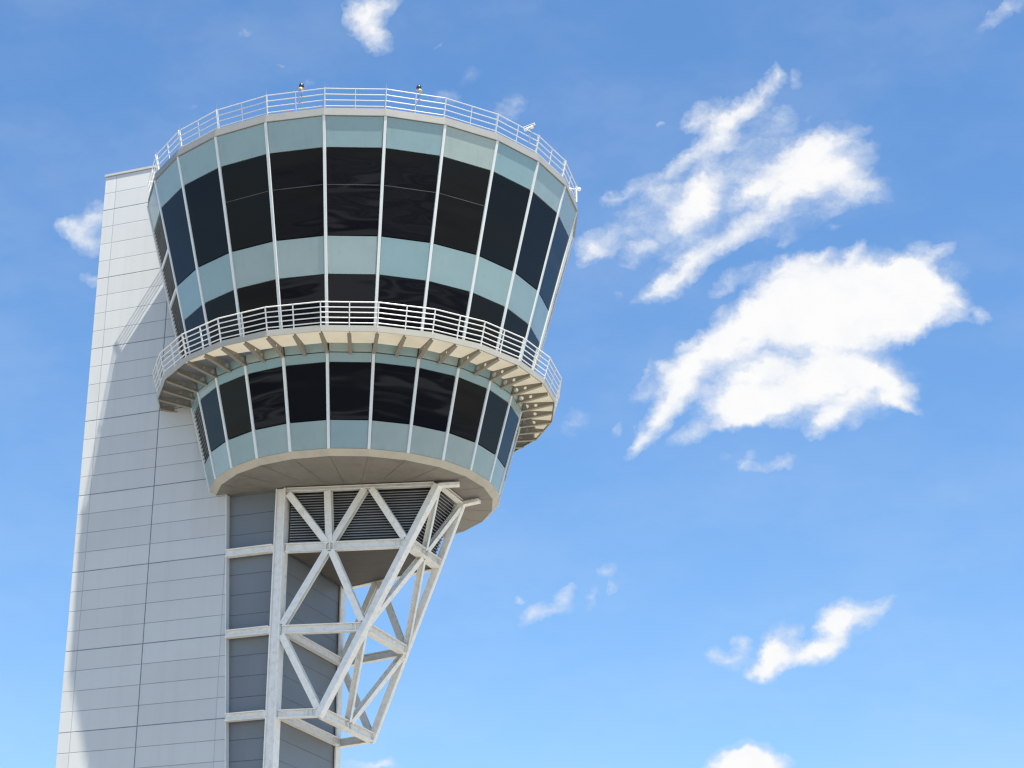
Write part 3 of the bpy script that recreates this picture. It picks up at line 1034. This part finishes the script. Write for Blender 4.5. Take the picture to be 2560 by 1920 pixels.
# one bracket on the -y radius: tapered web with two holes, bottom flange, end plate
def bracket(sc):
    c = MB()
    xi, xo = -6.74 * sc, -8.10 * sc
    zt, zi, zo = H(31.105), H(30.72), H(31.0)
    zl = lambda x: zi + (zo - zi) * (x - xi) / (xo - xi)
    x1, x2, x3 = xi - 0.05, xi - 0.47, xi - 0.82
    xs = [xi, x1, x2, x3, xo]
    quads = [[(xs[i], zl(xs[i])), (xs[i], zt), (xs[i + 1], zt), (xs[i + 1], zl(xs[i + 1]))] for i in range(4)]
    holes = {1: ((x1 + x2) / 2, (zt + zl((x1 + x2) / 2)) / 2, 0.095), 2: ((x2 + x3) / 2, (zt + zl((x2 + x3) / 2)) / 2, 0.070)}
    p = MB()
    p.plate_with_holes(quads, holes, 0.03)
    # plate built in x,z -> turn so that x lies along the -y radius
    c.v = [(y, x, z) for x, y, z in p.v]
    c.f = p.f
    c.bar((0, xi, zi - 0.012), (0, xo, zo - 0.012), (0, 0, 1), 0.15, 0.036)
    return c


first = {}
for kdx in range(-9, 28):
    a = 7.5 * kdx
    mid_ = kdx % 2 != 0
    if mid_ not in first:
        o = bracket(math.cos(R(7.5)) if mid_ else 1.0).build('bracket', M['bracket'], balcony)
        o.rotation_euler = (0, 0, R(a))
        first[mid_] = o
    else:
        copy_child(first[mid_], balcony, R(a))
# rail of the balcony
zr0, zr1, rr0, rr1 = 31.38, 32.14, 8.215, 8.44
for b_ in range(5):
    z = zr0 + (zr1 - zr0) * b_ / 4
    r = rr0 + (rr1 - rr0) * b_ / 4
    c = MB()
    a0 = math.degrees(math.acos(AY / r)) - 0.35
    seq = [-a0] + [15 * i for i in range(-4, 15)]
    for a, e in zip(seq, seq[1:]):
        c.tube(ang_pt(a, r, z), ang_pt(e, r, z), 0.023 if b_ < 4 else 0.027, 8)
    c.build('handrail', M['white_rail'], balcony)
first = {}
for kdx in [-9.06] + list(range(-8, 29)):
    a = 7.5 * kdx
    mid_ = (kdx % 2) != 0
    key = mid_
    if key not in first:
        s_ = ch if mid_ else 1.0
        c = MB()
        c.bar((0, -(rr0 - 0.045) * s_, H(31.20)), (0, -(rr1 + 0.005) * s_, H(32.16)), (0, -1, 0), 0.04, 0.05)
        o = c.build('rail_post', M['white_rail'], balcony)
        o.rotation_euler = (0, 0, R(a))
        first[key] = o
    else:
        copy_child(first[key], balcony, R(a))

# ------------------------------------------------------------------ small fittings on the roof rail
def at(a, r, z):
    p = ang_pt(a, r, z)
    return Vector((AX + p.x, AY + p.y, p.z))


def hooded_camera(a, z, tilt, label):
    """dark hood over a pale body, on a thin goose-neck from the rail"""
    base = at(a, 9.06, z)
    o = empty('security_camera', base, label, 'security camera', 'dark hooded cameras on the roof rail')
    out_ = Vector((math.sin(R(a)), -math.cos(R(a)), 0))
    sd = Vector((math.cos(R(a)), math.sin(R(a)), 0))
    ax = (out_ * 0.55 + Vector((0, 0, -0.8)) + sd * tilt).normalized()
    c = MB()
    c.lathe(Vector((0, 0, 0.03)) - ax * 0.12, ax, [(0, 0.05), (0.03, 0.075), (0.26, 0.08), (0.28, 0.06)], 14)
    c.build('body', M['camera_tan'], o, bevel=0.0, smooth=False)
    c = MB()
    up = Vector((0, 0, 1))
    c.lathe(Vector((0, 0, 0.10)), up + sd * tilt * 0.4, [(-0.06, 0.095), (0.02, 0.102), (0.09, 0.09), (0.14, 0.055), (0.16, 0.012)], 16)
    c.build('hood', M['camera_dark'], o, smooth=True)
    c = MB()
    pts = [Vector((0, 0, -0.07)), Vector((0, 0, -0.24)) + sd * 0.03, Vector((0, 0, -0.42)) - sd * 0.03, Vector((0, 0, -0.62)) - sd * 0.10]
    for p, q in zip(pts, pts[1:]):
        c.tube(p, q, 0.022, 8)
    c.box((-0.06, -0.03, -0.46), (0.06, 0.03, -0.36))
    c.build('arm', M['arm_grey'], o)


hooded_camera(8.85, 41.10, -0.25, 'dark hooded camera on a thin arm at the left part of the roof rail')
hooded_camera(38.2, 41.15, 0.5, 'dark hooded camera on the roof rail near its middle, tilted to the left')

# white tubular camera
base = at(71.9, 9.10, 41.13)
o = empty('security_camera', base, 'white tube shaped camera pointing out to the right above the roof rail', 'security camera')
fwd = (Vector((math.cos(R(20.8)), math.sin(R(20.8)), 0)) * 0.93 + Vector((0, 0, 0.30)) + Vector((0.2, -0.4, 0)) * 0.5).normalized()
c = MB()
c.lathe(-fwd * 0.24, fwd, [(0, 0.05), (0.02, 0.07), (0.40, 0.075), (0.42, 0.06)], 16)
c.build('housing', M['camera_white'], o)
c = MB()
c.lathe(fwd * 0.182, fwd, [(0, 0.05), (0.018, 0.05)], 16)
c.build('lens', M['camera_dark'], o)
c = MB()
c.bar(-fwd * 0.26 + Vector((0, 0, 0.088)), fwd * 0.25 + Vector((0, 0, 0.088)), (0, 0, 1), 0.17, 0.018)
c.build('sun_shield', M['camera_white'], o)
c = MB()
c.tube((0, 0, -0.06), (0.02, -0.02, -0.16), 0.05, 10, 0.04)
c.tube((0.02, -0.02, -0.16), (0.0, 0.0, -0.75), 0.02, 8)
c.build('arm', M['arm_grey'], o)

# white lamp fitting at the right end of the rail
base = at(105, 9.17, 40.86)
o = empty('rail_lamp', base, 'small white twin globe lamp at the far right end of the roof rail', 'lamp')
vx = Vector((math.cos(R(20.8)), math.sin(R(20.8)), 0))
c = MB()
c.tube((0, 0, -0.62), (0.0, 0.0, 0.14), 0.032, 8)
c.build('pole', M['camera_white'], o)
c = MB()
c.tube(-vx * 0.26 + Vector((0, 0, 0.0)), vx * 0.12, 0.02, 8)
c.build('cross_arm', M['camera_white'], o)
for d in (-0.26, 0.12):
    c = MB()
    c.lathe(vx * d - Vector((0, 0, 0.09)), (0, 0, 1), [(0.0, 0.02), (0.02, 0.06), (0.06, 0.082), (0.11, 0.078), (0.15, 0.045), (0.165, 0.01)], 14)
    c.build('globe', M['lamp_white'], o, smooth=True)
c = MB()
c.box((-0.09, -0.06, -0.40), (0.0, 0.03, -0.24))
c.build('junction_box', M['camera_tan'], o)
